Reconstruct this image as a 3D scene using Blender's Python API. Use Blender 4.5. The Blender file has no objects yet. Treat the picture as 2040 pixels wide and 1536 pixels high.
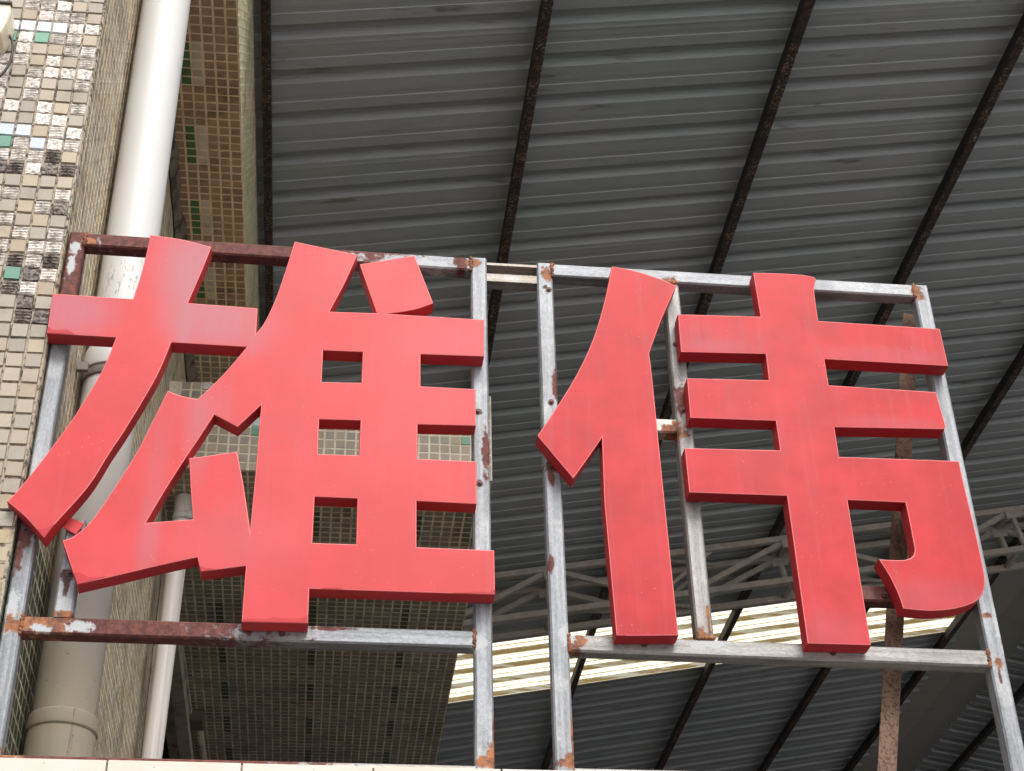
import bpy, bmesh, math, random
from mathutils import Vector, Matrix
random.seed(7)
R = math.radians
scene = bpy.context.scene
col = scene.collection

# ---------------------------------------------------------------- camera
PITCH, ROLL, YAW, FPX = 0.606162253, -0.0257156817, 0.128646474, 3270.08
W_, H_ = 2040.0, 1536.0
CAM = Vector((0.0, -3.5776, 1.6))
_cp, _sp, _cy, _sy = math.cos(PITCH), math.sin(PITCH), math.cos(YAW), math.sin(YAW)
FWD = Vector((_sy * _cp, _cy * _cp, _sp))
_r = Vector((_cy, -_sy, 0)); _u = _r.cross(FWD)
RGT = math.cos(ROLL) * _r + math.sin(ROLL) * _u
UPV = -math.sin(ROLL) * _r + math.cos(ROLL) * _u
cd = bpy.data.cameras.new('camera'); cam = bpy.data.objects.new('camera', cd); col.objects.link(cam)
cam.matrix_world = Matrix(((RGT.x, UPV.x, -FWD.x, CAM.x), (RGT.y, UPV.y, -FWD.y, CAM.y), (RGT.z, UPV.z, -FWD.z, CAM.z), (0, 0, 0, 1)))
cd.sensor_fit = 'HORIZONTAL'; cd.sensor_width = 36.0; cd.lens = 36.0 * FPX / W_
cd.clip_start = 0.05; cd.clip_end = 500.0
scene.camera = cam

# ---------------------------------------------------------------- sky, sun, exposure
SUN_EL, SUN_AZ = R(52), R(14)          # bright overcast, light from behind the camera
sd = Vector((math.sin(SUN_AZ) * math.cos(SUN_EL), -math.cos(SUN_AZ) * math.cos(SUN_EL), math.sin(SUN_EL)))
world = bpy.data.worlds.new('World'); scene.world = world; world.use_nodes = True
wt = world.node_tree
bg = wt.nodes['Background']
sky = wt.nodes.new('ShaderNodeTexSky'); sky.sky_type = 'NISHITA'; sky.sun_disc = False
sky.sun_elevation = SUN_EL; sky.sun_rotation = math.atan2(sd.x, sd.y)
sky.air_density = 1.0; sky.dust_density = 4.0; sky.ozone_density = 1.0
hs = wt.nodes.new('ShaderNodeHueSaturation'); hs.inputs['Saturation'].default_value = 0.3
wt.links.new(sky.outputs[0], hs.inputs['Color']); wt.links.new(hs.outputs[0], bg.inputs['Color'])
bg.inputs['Strength'].default_value = 0.15
sl = bpy.data.lights.new('sun', 'SUN'); sl.energy = 1.5; sl.angle = R(24); sl.color = (1.0, 0.965, 0.91)
so = bpy.data.objects.new('sun', sl); col.objects.link(so); so.rotation_euler = sd.to_track_quat('Z', 'Y').to_euler()
so.location = (2, -6, 12)
vs = scene.view_settings
scene.display_settings.display_device = 'sRGB'
vs.view_transform = 'Standard'; vs.look = 'None'; vs.gamma = 1.0; vs.use_curve_mapping = False
vs.exposure = 0.60

# ---------------------------------------------------------------- measuring: a pixel of the photograph onto a real plane
def ray(x, y): return RGT * ((x - W_ / 2) / FPX) - UPV * ((y - H_ / 2) / FPX) + FWD
def on_y(x, y, Y): d = ray(x, y); return CAM + d * ((Y - CAM.y) / d.y)
def on_z(x, y, Z): d = ray(x, y); return CAM + d * ((Z - CAM.z) / d.z)
def on_x(x, y, X): d = ray(x, y); return CAM + d * ((X - CAM.x) / d.x)

# ---------------------------------------------------------------- mesh helpers
class MB:
    def __init__(s): s.v = []; s.f = []; s.m = []
    def poly(s, pts, mi=0):
        b = len(s.v); s.v += [tuple(p) for p in pts]; s.f.append(tuple(range(b, b + len(pts)))); s.m.append(mi)
    def box(s, lo, hi, mi=0):
        (x0, y0, z0), (x1, y1, z1) = lo, hi; b = len(s.v)
        s.v += [(x0, y0, z0), (x1, y0, z0), (x1, y1, z0), (x0, y1, z0), (x0, y0, z1), (x1, y0, z1), (x1, y1, z1), (x0, y1, z1)]
        for f in ((0, 3, 2, 1), (4, 5, 6, 7), (0, 1, 5, 4), (1, 2, 6, 5), (2, 3, 7, 6), (3, 0, 4, 7)):
            s.f.append(tuple(b + i for i in f)); s.m.append(mi)
    def sweep(s, a, b, prof, up=Vector((0, 1, 0)), mi=0, caps=True):
        """profile (u, v) swept from a to b"""
        a = Vector(a); b = Vector(b); t = (b - a).normalized()
        u = up - t * up.dot(t); u.normalize(); w = t.cross(u)
        n = len(prof); base = len(s.v)
        for p in (a, b):
            s.v += [tuple(p + w * q[0] + u * q[1]) for q in prof]
        for i in range(n):
            j = (i + 1) % n; s.f.append((base + i, base + j, base + n + j, base + n + i)); s.m.append(mi)
        if caps:
            s.f.append(tuple(base + i for i in reversed(range(n)))); s.m.append(mi)
            s.f.append(tuple(base + n + i for i in range(n))); s.m.append(mi)
    def bar(s, a, b, w, h, c=0.004, up=Vector((0, 1, 0)), mi=0):
        """square tube with chamfered corners, w across, h along up"""
        w2, h2 = w / 2, h / 2
        pr = [(-w2 + c, -h2), (w2 - c, -h2), (w2, -h2 + c), (w2, h2 - c), (w2 - c, h2), (-w2 + c, h2), (-w2, h2 - c), (-w2, -h2 + c)]
        s.sweep(a, b, pr, up, mi)
    def cyl(s, a, b, r0, r1=None, n=24, mi=0, caps=True):
        r1 = r0 if r1 is None else r1
        a = Vector(a); b = Vector(b); t = (b - a).normalized(); u = t.orthogonal().normalized(); w = t.cross(u); base = len(s.v)
        for p, r in ((a, r0), (b, r1)):
            s.v += [tuple(p + (u * math.cos(2 * math.pi * i / n) + w * math.sin(2 * math.pi * i / n)) * r) for i in range(n)]
        for i in range(n):
            j = (i + 1) % n; s.f.append((base + i, base + j, base + n + j, base + n + i)); s.m.append(mi)
        if caps:
            s.f.append(tuple(base + i for i in reversed(range(n)))); s.f.append(tuple(base + n + i for i in range(n))); s.m += [mi, mi]
    def mesh(s, name, mats, smooth=False):
        me = bpy.data.meshes.new(name); me.from_pydata(s.v, [], s.f)
        for m in (mats if isinstance(mats, (list, tuple)) else [mats]): me.materials.append(m)
        me.polygons.foreach_set('material_index', s.m)
        if smooth: me.polygons.foreach_set('use_smooth', [len(f) == 4 for f in s.f])
        me.update(); me.validate()
        return me
    def build(s, name, mats, parent=None, smooth=False):
        return obj(name, s.mesh(name, mats, smooth), parent)

def obj(name, me, parent=None, mw=None):
    o = bpy.data.objects.new(name, me); col.objects.link(o)
    if parent is not None:
        o.parent = parent; o.matrix_parent_inverse = WM[parent.name].inverted()
    o.matrix_basis = mw if mw is not None else Matrix.Identity(4)
    WM[o.name] = mw.copy() if mw is not None else Matrix.Identity(4)
    return o
WM = {}
def tag(o, label, cat, group=None):
    o['label'] = label; o['category'] = cat
    if group: o['group'] = group
    return o
def thing(name, label, cat, loc, group=None):
    o = bpy.data.objects.new(name, None); col.objects.link(o); o.location = loc
    o.empty_display_size = 0.1; WM[o.name] = Matrix.Translation(Vector(loc))
    return tag(o, label, cat, group)
def structure(o): o['kind'] = 'structure'; return o
def stuff(o): o['kind'] = 'stuff'; return o

# ---------------------------------------------------------------- materials
class NT:
    def __init__(s, name):
        s.mat = bpy.data.materials.new(name); s.mat.use_nodes = True
        s.t = s.mat.node_tree; s.b = s.t.nodes['Principled BSDF']
        s.geo = s.t.nodes.new('ShaderNodeNewGeometry'); s.pos = s.geo.outputs['Position']
    def node(s, typ, **kw):
        n = s.t.nodes.new('ShaderNode' + typ)
        for k, v in kw.items(): setattr(n, k, v)
        return n
    def link(s, a, b): s.t.links.new(a, b)
    def put(s, v, inp):
        if hasattr(v, 'is_output'): s.link(v, inp)
        elif isinstance(v, (tuple, list)) and len(v) == 3 and inp.type == 'RGBA': inp.default_value = (*v, 1)
        else: inp.default_value = v
    def math(s, op, a, b=0.0, clamp=False):
        n = s.node('Math', operation=op, use_clamp=clamp); s.put(a, n.inputs[0]); s.put(b, n.inputs[1]); return n.outputs[0]
    def vec(s, op, a, b=(0, 0, 0)):
        n = s.node('VectorMath', operation=op); s.put(a, n.inputs[0]); s.put(b, n.inputs[1])
        return n.outputs['Value'] if op in ('LENGTH', 'DOT_PRODUCT') else n.outputs[0]
    def scaled(s, sc, off=(0, 0, 0)): return s.vec('ADD', s.vec('MULTIPLY', s.pos, sc), off)
    def noise(s, scale, detail=3.0, rough=0.55, vec=None, dist=0.0):
        n = s.node('TexNoise'); n.inputs['Scale'].default_value = scale; n.inputs['Detail'].default_value = detail
        n.inputs['Roughness'].default_value = rough; n.inputs['Distortion'].default_value = dist
        s.link(vec if vec is not None else s.pos, n.inputs['Vector']); return n.outputs['Fac']
    def ramp(s, f, lo, hi, smooth=True):
        n = s.node('MapRange', interpolation_type='SMOOTHSTEP' if smooth else 'LINEAR')
        s.put(f, n.inputs[0]); n.inputs[1].default_value = lo; n.inputs[2].default_value = hi; return n.outputs[0]
    def mix(s, f, a, b):
        n = s.node('Mix', data_type='RGBA'); s.put(f, n.inputs[0]); s.put(a, n.inputs[6]); s.put(b, n.inputs[7]); return n.outputs[2]
    def mixf(s, f, a, b):
        n = s.node('Mix', data_type='FLOAT'); s.put(f, n.inputs[0]); s.put(a, n.inputs[2]); s.put(b, n.inputs[3]); return n.outputs[0]
    def mul(s, c, f):
        """colour times a float value"""
        n = s.node('VectorMath', operation='SCALE'); s.put(c, n.inputs[0]); s.put(f, n.inputs['Scale']); return n.outputs[0]
    def xyz(s):
        n = s.node('SeparateXYZ'); s.link(s.pos, n.inputs[0]); return n.outputs
    def spot(s, c, r, wob=None, amp=0.5, soft=0.12):
        """ellipsoid patch with an uneven rim at a place on the thing"""
        d = s.vec('LENGTH', s.vec('DIVIDE', s.vec('SUBTRACT', s.pos, tuple(c)), tuple(r)))
        if wob is not None: d = s.math('ADD', d, s.math('MULTIPLY', s.math('SUBTRACT', wob, 0.5), amp))
        return s.ramp(d, 1 + soft, 1 - soft)
    def bump(s, h, strength=0.4, dist=0.002):
        n = s.node('Bump'); n.inputs['Strength'].default_value = strength; n.inputs['Distance'].default_value = dist
        s.link(h, n.inputs['Height']); s.link(n.outputs[0], s.b.inputs['Normal'])
    def fin(s, color, rough=0.6, metal=0.0, spec=0.5):
        s.put(color, s.b.inputs['Base Color']); s.put(rough, s.b.inputs['Roughness']); s.put(metal, s.b.inputs['Metallic'])
        s.put(spec, s.b.inputs['Specular IOR Level']); return s.mat

M = {}
def tile_mat(name, cols, rough=0.45, var=0.1, dirt=0.35, dirtcol=(0.05, 0.035, 0.025), relief=0.0, island=False, dscale=9.0):
    t = NT(name)
    if island: rnd = t.geo.outputs['Random Per Island']
    else:
        oi = t.node('ObjectInfo'); rnd = oi.outputs['Random']
    cr = t.node('ValToRGB'); cr.color_ramp.interpolation = 'CONSTANT'
    e = cr.color_ramp.elements
    while len(e) < len(cols): e.new(0.5)
    for i, c in enumerate(cols): e[i].position = i / len(cols); e[i].color = (*c, 1)
    t.link(rnd, cr.inputs[0])
    wn = t.node('TexWhiteNoise', noise_dimensions='1D'); t.link(rnd, wn.inputs['W'])
    c = t.mul(cr.outputs[0], t.math('ADD', t.math('MULTIPLY', wn.outputs['Value'], 2 * var), 1 - var))
    big = t.noise(dscale, 5, 0.65); fine = t.noise(160, 4, 0.7)
    c = t.mul(c, t.mixf(fine, 0.82, 1.15))
    c = t.mix(t.math('MULTIPLY', t.ramp(big, 0.48, 0.72), dirt), c, dirtcol)
    if relief:
        rel = t.noise(120, 2, 0.5)
        c = t.mix(t.math('MULTIPLY', t.ramp(rel, 0.52, 0.40), relief), c, dirtcol)
        t.bump(rel, 0.9, 0.004)
    else: t.bump(fine, 0.25, 0.001)
    return t.fin(c, t.mixf(fine, rough - 0.1, rough + 0.25))

M['tile_beige'] = tile_mat('tile_beige', [(0.335, 0.275, 0.205), (0.32, 0.27, 0.21), (0.295, 0.255, 0.205), (0.35, 0.28, 0.195)], dirt=0.25)
M['tile_white'] = tile_mat('tile_white_relief', [(0.74, 0.68, 0.62), (0.64, 0.58, 0.52), (0.68, 0.61, 0.55)], relief=0.42, dirtcol=(0.10, 0.07, 0.055))
M['tile_dark'] = tile_mat('tile_dark_relief', [(0.16, 0.12, 0.10), (0.22, 0.18, 0.14), (0.13, 0.105, 0.085)], relief=0.9, dirtcol=(0.02, 0.015, 0.012))
M['tile_blue'] = tile_mat('tile_pale_blue', [(0.46, 0.50, 0.545), (0.41, 0.465, 0.525), (0.49, 0.515, 0.54)], rough=0.25, dirt=0.1)
M['tile_green'] = tile_mat('tile_green', [(0.11, 0.26, 0.18), (0.09, 0.23, 0.16)], rough=0.3, dirt=0.2)
M['soffit_brown'] = tile_mat('soffit_brown', [(0.45, 0.30, 0.175), (0.50, 0.335, 0.195), (0.41, 0.275, 0.16), (0.47, 0.315, 0.18)], rough=0.7, dirt=0.62, dirtcol=(0.08, 0.042, 0.022), dscale=6.5)
M['soffit_pale'] = tile_mat('soffit_pale', [(0.74, 0.63, 0.45), (0.70, 0.59, 0.43)], rough=0.6, dirt=0.35, dscale=6.5)
M['soffit_green'] = tile_mat('soffit_green', [(0.09, 0.19, 0.06), (0.10, 0.21, 0.07)], rough=0.5, dirt=0.3)
M['under_brown'] = tile_mat('under_brown', [(0.38, 0.315, 0.235), (0.42, 0.35, 0.26), (0.34, 0.285, 0.21), (0.37, 0.315, 0.235)], rough=0.75, dirt=0.55, dirtcol=(0.05, 0.03, 0.02), island=True, dscale=3.0)
M['under_pale'] = tile_mat('under_pale', [(0.36, 0.34, 0.27), (0.32, 0.31, 0.24)], rough=0.7, dirt=0.3, island=True)
M['under_green'] = tile_mat('under_green', [(0.10, 0.11, 0.07), (0.11, 0.125, 0.08)], rough=0.6, dirt=0.3, island=True)
M['side_tile'] = tile_mat('side_tile', [(0.37, 0.30, 0.20), (0.33, 0.265, 0.18), (0.41, 0.32, 0.20), (0.27, 0.22, 0.155), (0.38, 0.35, 0.28)], rough=0.5, dirt=0.6, dirtcol=(0.09, 0.06, 0.035), island=True, dscale=3.0)
M['side_green'] = tile_mat('side_green', [(0.045, 0.085, 0.05), (0.04, 0.075, 0.045)], rough=0.35, dirt=0.4, island=True)
M['moss_tile'] = tile_mat('moss_tile', [(0.52, 0.45, 0.31), (0.46, 0.42, 0.28), (0.40, 0.40, 0.23)], rough=0.8, dirt=0.7, dirtcol=(0.10, 0.13, 0.045), island=True, dscale=2.5)

def grout_mat(name, c, d, amt=0.8, scale=30):
    t = NT(name); n = t.noise(scale, 5, 0.7); f = t.noise(300, 2)
    k = t.mix(t.math('MULTIPLY', t.ramp(n, 0.46, 0.60), amt), c, d)
    t.bump(f, 0.5, 0.002)
    return t.fin(k, 0.9)
M['grout_light'] = grout_mat('grout_light', (0.36, 0.30, 0.23), (0.05, 0.038, 0.03), 0.95, 45)
M['grout_soffit'] = grout_mat('grout_soffit', (0.95, 0.78, 0.54), (0.50, 0.33, 0.18), 0.35, 9)
M['grout_beam'] = grout_mat('grout_beam', (0.68, 0.60, 0.47), (0.25, 0.20, 0.14), 0.3, 12)
M['grout_under'] = grout_mat('grout_under', (0.92, 0.83, 0.60), (0.30, 0.24, 0.16), 0.5, 8)
M['grout_side'] = grout_mat('grout_side', (0.78, 0.66, 0.47), (0.24, 0.17, 0.11), 0.55, 6)
M['concrete'] = grout_mat('concrete', (0.36, 0.33, 0.29), (0.22, 0.20, 0.17), 0.7, 4)
M['cement_patch'] = grout_mat('cement_patch', (0.20, 0.16, 0.115), (0.055, 0.04, 0.03), 0.9, 14)
M['plaster'] = grout_mat('plaster', (0.55, 0.48, 0.37), (0.24, 0.20, 0.15), 0.6, 8)
M['dark_room'] = grout_mat('dark_room', (0.10, 0.09, 0.085), (0.06, 0.055, 0.05), 0.6, 3)
M['ground'] = grout_mat('ground', (0.68, 0.67, 0.655), (0.60, 0.59, 0.58), 0.7, 1.5)
M['dark_strip'] = grout_mat('dark_strip', (0.075, 0.072, 0.068), (0.055, 0.053, 0.05), 0.7, 3)
M['block_dark'] = grout_mat('block_dark_mat', (0.05, 0.047, 0.043), (0.035, 0.033, 0.03), 0.7, 2)  # dark surface for the added light-blocking slabs

def plain(name, c, rough=0.5, var=0.25, scale=20, metal=0.0, spec=0.5):
    t = NT(name); n = t.noise(scale, 5, 0.65)
    return t.fin(t.mul(c, t.mixf(n, 1 - var, 1 + var)), rough, metal, spec)

def red_mat(name, fade_pts, base=(0.50, 0.034, 0.038), fade=(0.375, 0.115, 0.138), rough=0.36, spec=0.32, mo=0.93, stk=0.10):
    t = NT(name)
    wob = t.noise(5, 4); big = t.noise(2.2, 3); fine = t.noise(420, 2, 0.6)
    streak = t.noise(1.0, 4, 0.6, t.scaled((42, 42, 2.2)))
    c = t.mix(t.ramp(big, 0.40, 0.70), base, tuple(v * 1.06 for v in (base[0], base[1] * 1.25, base[2] * 1.25)))
    mott = t.noise(7.5, 4, 0.6); c = t.mul(c, t.mixf(t.ramp(mott, 0.32, 0.68), mo, 1.05))
    c = t.mix(t.math('MULTIPLY', t.ramp(streak, 0.50, 0.72), stk), c, fade)
    for (p, r, a) in fade_pts:
        f = t.spot(p, r, wob, 0.7, 0.75)
        f = t.math('MULTIPLY', f, t.mixf(streak, 0.55, 1.15)); f = t.math('MULTIPLY', f, a, True)
        c = t.mix(f, c, fade)
    v = t.node('TexVoronoi', feature='F1'); v.inputs['Scale'].default_value = 62; t.link(t.pos, v.inputs['Vector'])
    ok = t.ramp(t.noise(7, 4, 0.6), 0.50, 0.62)
    sp = t.math('MULTIPLY', t.ramp(v.outputs['Distance'], 0.13, 0.03), ok)
    c = t.mix(t.math('MULTIPLY', sp, 0.55), c, (0.72, 0.30, 0.29))
    c = t.mul(c, t.mixf(fine, 0.93, 1.07))
    t.bump(t.noise(700, 2), 0.06, 0.0006)
    return t.fin(c, t.mixf(mott, rough, rough + 0.2), 0, spec)
M['film_edge'] = red_mat('film_edge', [], (0.40, 0.016, 0.023), rough=0.4)

M['edge_highlight'] = plain('edge_highlight', (0.66, 0.15, 0.15), 0.45, 0.2, 60)  # sky highlight on the front bevels, put into the colour as lighter red

def metal_mat(name, spots, primer=0.0, galv=(0.235, 0.245, 0.26), axis='z'):
    """galvanised steel with primer, rust and zinc-paint patches at given places"""
    t = NT(name)
    sc = {'z': (60, 60, 3), 'x': (3, 60, 60)}[axis]
    st = t.noise(1.0, 5, 0.6, t.scaled(sc)); fine = t.noise(260, 3, 0.7); wob = t.noise(26, 5, 0.65); wob2 = t.noise(34, 6, 0.72, dist=0.6); big = t.noise(7, 4)
    c = t.mix(t.ramp(st, 0.30, 0.70), tuple(v * 0.66 for v in galv), tuple(min(1, v * 1.28) for v in galv))
    c = t.mix(t.math('MULTIPLY', t.ramp(big, 0.52, 0.66), 0.6), c, (0.36, 0.365, 0.37))
    fl = t.noise(1.0, 3, 0.7, t.scaled({'z': (170, 170, 75), 'x': (75, 170, 170)}[axis]))
    c = t.mul(c, t.mixf(t.ramp(fl, 0.36, 0.64), 0.88, 1.13))
    c = t.mix(t.math('MULTIPLY', t.ramp(t.noise(1.0, 5, 0.75, t.scaled(tuple(v * 2.3 for v in sc))), 0.665, 0.70), 0.75), c, (0.10, 0.095, 0.09))
    c = t.mul(c, t.mixf(fine, 0.85, 1.12))
    rc = t.mix(t.ramp(t.noise(55, 5, 0.7), 0.38, 0.62), (0.075, 0.020, 0.017), (0.150, 0.044, 0.032))
    rc = t.mix(t.ramp(t.noise(180, 3, 0.7), 0.56, 0.70), rc, (0.035, 0.011, 0.010))
    oc = t.mix(t.ramp(wob, 0.40, 0.62), (0.30, 0.115, 0.045), (0.10, 0.042, 0.028))
    oc = t.mix(t.ramp(t.noise(120, 3, 0.7), 0.64, 0.72), oc, (0.44, 0.40, 0.35))
    white = t.mul((0.44, 0.45, 0.46), t.mixf(wob, 0.8, 1.1))
    rough = t.mixf(st, 0.42, 0.62); metal = 0.35
    if primer: c = rc; rough = 0.62; metal = 0.0
    for (p, r, kind) in spots:
        m = t.spot(p, r, wob2, 3.4, 0.22)
        c = t.mix(m, c, {'primer': rc, 'rust': oc, 'zinc': white, 'dark': (0.08, 0.04, 0.035), 'orange': t.mul(oc, 1.15)}[kind])
        rough = t.mixf(m, rough, 0.78)
        metal = t.mixf(m, metal, 0.0)
    t.bump(t.math('ADD', fine, t.math('MULTIPLY', wob, 0.8)), 0.35 if not primer else 0.55, 0.0025)
    return t.fin(c, rough, metal)

def roof_mat(name, base=(0.345, 0.355, 0.366)):
    t = NT(name)
    ln = t.noise(1.0, 4, 0.6, t.scaled((0.9, 22, 22))); blot = t.noise(0.9, 3)
    c = t.mix(t.ramp(blot, 0.40, 0.62), base, (base[0] * 0.90, base[1] * 0.96, base[2] * 0.93))
    c = t.mul(c, t.mixf(ln, 0.88, 1.12))
    spk = t.ramp(t.noise(95, 2, 0.8), 0.66, 0.74)
    c = t.mix(t.math('MULTIPLY', spk, 0.45), c, (0.66, 0.65, 0.63))
    c = t.mix(t.math('MULTIPLY', t.ramp(t.noise(1.0, 5, 0.7, t.scaled((1.3, 9, 9), (3, 1, 7))), 0.60, 0.74), 0.7), c, (0.11, 0.09, 0.075))
    return t.fin(c, t.mixf(ln, 0.45, 0.6), 0.0, 0.4)
M['roof'] = roof_mat('roof_paint')
M['ridge'] = roof_mat('ridge_paint', (0.42, 0.39, 0.35))

def purlin_mat():
    t = NT('purlin_rust')
    a = t.noise(34, 6, 0.75); b = t.noise(80, 4, 0.75)
    c = t.mix(t.ramp(a, 0.46, 0.60), (0.020, 0.015, 0.014), (0.075, 0.04, 0.03))
    c = t.mix(t.math('MULTIPLY', t.math('MULTIPLY', t.ramp(b, 0.53, 0.62), t.ramp(t.noise(7, 4, 0.6), 0.42, 0.58)), 0.9), c, (0.46, 0.31, 0.20))
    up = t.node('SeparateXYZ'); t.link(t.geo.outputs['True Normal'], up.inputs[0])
    side = t.ramp(t.math('ABSOLUTE', up.outputs[2]), 0.6, 0.4)          # shade on the web painted in dark, the flange has rusted
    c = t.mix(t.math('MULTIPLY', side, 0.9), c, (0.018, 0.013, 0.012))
    t.bump(t.math('ADD', a, b), 0.9, 0.006)
    return t.fin(c, 0.75)
M['purlin'] = purlin_mat()
M['truss'] = plain('truss_paint', (0.37, 0.33, 0.285), 0.6, 0.45, 16)
M['conduit'] = plain('conduit_brown', (0.16, 0.125, 0.09), 0.5, 0.3, 20)
M['rubber'] = plain('black_rubber', (0.012, 0.009, 0.008), 0.5)
M['cream'] = plain('cream_plastic', (0.74, 0.66, 0.50), 0.4, 0.08)
M['dark_trim'] = plain('dark_trim', (0.04, 0.025, 0.02), 0.5)
M['bolt'] = plain('bolt_rust', (0.10, 0.045, 0.04), 0.55, 0.4, 90, 0.2)
M['gasket'] = plain('strap_grey', (0.16, 0.14, 0.12), 0.55, 0.3, 40)

def angle_mat():
    t = NT('angle_rust'); a = t.noise(1.0, 6, 0.75, t.scaled((60, 60, 9))); b = t.noise(130, 4, 0.75)
    c = t.mix(t.ramp(a, 0.36, 0.58), (0.13, 0.07, 0.042), (0.185, 0.11, 0.068))
    c = t.mix(t.ramp(a, 0.55, 0.62), c, (0.06, 0.028, 0.02))
    c = t.mix(t.math('MULTIPLY', t.ramp(b, 0.50, 0.60), 0.9), c, (0.055, 0.03, 0.022))
    t.bump(t.math('ADD', a, b), 0.7, 0.004); return t.fin(c, 0.8)
M['angle'] = angle_mat()

def pvc_mat():
    t = NT('pvc_white'); z = t.xyz()[2]
    n = t.noise(3.5, 5); st = t.noise(1.0, 5, 0.7, t.scaled((26, 26, 1.1))); wob = t.noise(40, 5, 0.75)
    low = t.ramp(t.math('ADD', z, t.math('MULTIPLY', n, 0.35)), 4.62, 4.40)
    lower = t.ramp(t.math('ADD', z, t.math('MULTIPLY', n, 0.5)), 3.95, 3.55)
    c = t.mix(low, (0.57, 0.56, 0.545), (0.50, 0.475, 0.44))
    c = t.mix(lower, c, (0.60, 0.52, 0.40))
    c = t.mix(t.math('MULTIPLY', t.ramp(st, 0.60, 0.68), t.math('MULTIPLY', low, 0.75)), c, (0.16, 0.115, 0.07))
    scr = t.spot((-0.63, 0.42, 4.72), (0.10, 0.12, 0.10), None, 0, 0.4)
    scr = t.math('MULTIPLY', scr, t.ramp(t.noise(1.0, 5, 0.8, t.scaled((110, 110, 26))), 0.55, 0.60))
    c = t.mix(t.math('MULTIPLY', scr, 0.8), c, (0.20, 0.19, 0.18))
    sp = t.math('MULTIPLY', t.ramp(t.noise(75, 3, 0.8), 0.67, 0.70), lower)
    c = t.mix(sp, c, (0.09, 0.07, 0.05))
    return t.fin(c, t.mixf(low, 0.48, 0.6))
M['pvc'] = pvc_mat()
def pvc2():
    t = NT('pvc_grey_white'); st = t.noise(1.0, 4, 0.6, t.scaled((30, 30, 0.6)))
    return t.fin(t.mix(t.ramp(st, 0.40, 0.62), (0.74, 0.69, 0.65), (0.50, 0.45, 0.40)), 0.4)
M['pvc2'] = pvc2()

def skylight_mat():
    t = NT('skylight_plastic')
    ln = t.noise(1.0, 5, 0.75, t.scaled((0.7, 17, 17))); fi = t.noise(1.0, 4, 0.75, t.scaled((14, 40, 40)))
    fr = t.math('FRACT', t.math('DIVIDE', t.math('SUBTRACT', t.xyz()[1], 2.248 - 0.240 - 0.278 * 4), 0.278))
    fr = t.math('ADD', fr, t.math('MULTIPLY', t.math('SUBTRACT', fi, 0.5), 0.10))
    e1 = t.ramp(t.math('ABSOLUTE', t.math('SUBTRACT', fr, 0.93)), 0.06, 0.02); e2 = t.ramp(t.math('ABSOLUTE', t.math('SUBTRACT', fr, 0.35)), 0.03, 0.01)
    d = t.math('MULTIPLY', t.math('MAXIMUM', e1, e2), t.ramp(ln, 0.43, 0.50))
    c = t.mix(d, (0.96, 0.885, 0.68), (0.58, 0.40, 0.16))
    tr = t.node('BsdfTranslucent'); t.link(c, tr.inputs['Color'])
    mx = t.node('MixShader'); mx.inputs[0].default_value = 0.96
    t.fin(c, 0.5); t.link(t.b.outputs[0], mx.inputs[1]); t.link(tr.outputs[0], mx.inputs[2])
    t.link(mx.outputs[0], t.t.nodes['Material Output'].inputs['Surface']); return t.mat
M['skylight'] = skylight_mat()
def white_tile():
    t = NT('white_wall_tile'); n = t.noise(3, 4); cr = t.noise(60, 5, 0.75)
    c = t.mix(t.ramp(n, 0.40, 0.65), (0.60, 0.555, 0.50), (0.58, 0.50, 0.40))
    c = t.mix(t.ramp(cr, 0.635, 0.68), c, (0.35, 0.29, 0.24)); return t.fin(c, 0.3)
M['white_tile'] = white_tile()

# ================================================================ the setting, unseen; added to bounce and block light
m = MB(); m.poly([(-150, -150, 0), (150, -150, 0), (150, 150, 0), (-150, 150, 0)])
structure(m.build('ground', M['ground']))
m = MB(); m.box((-0.75, 0.12, 2.35), (12.0, 16.0, 2.6))
structure(m.build('floor_light_block', M['block_dark']))  # unseen slab, added to keep light from below off the roof
m = MB(); m.poly([(-80, -8.5, 0.004), (80, -8.5, 0.004), (80, 20, 0.004), (-80, 20, 0.004)])
structure(m.build('bounce_cut_strip', M['dark_strip']))  # unseen dark sheet, added to cut bounce light onto undersides
m = MB(); m.box((-3.2, 16.3, 0.0), (13.0, 16.6, 8.2))
tag(m.build('back_light_block', M['block_dark']), 'unseen dark panel added to block back light under the corrugated roof', 'wall')  # added out of view so no light enters from behind

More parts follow.
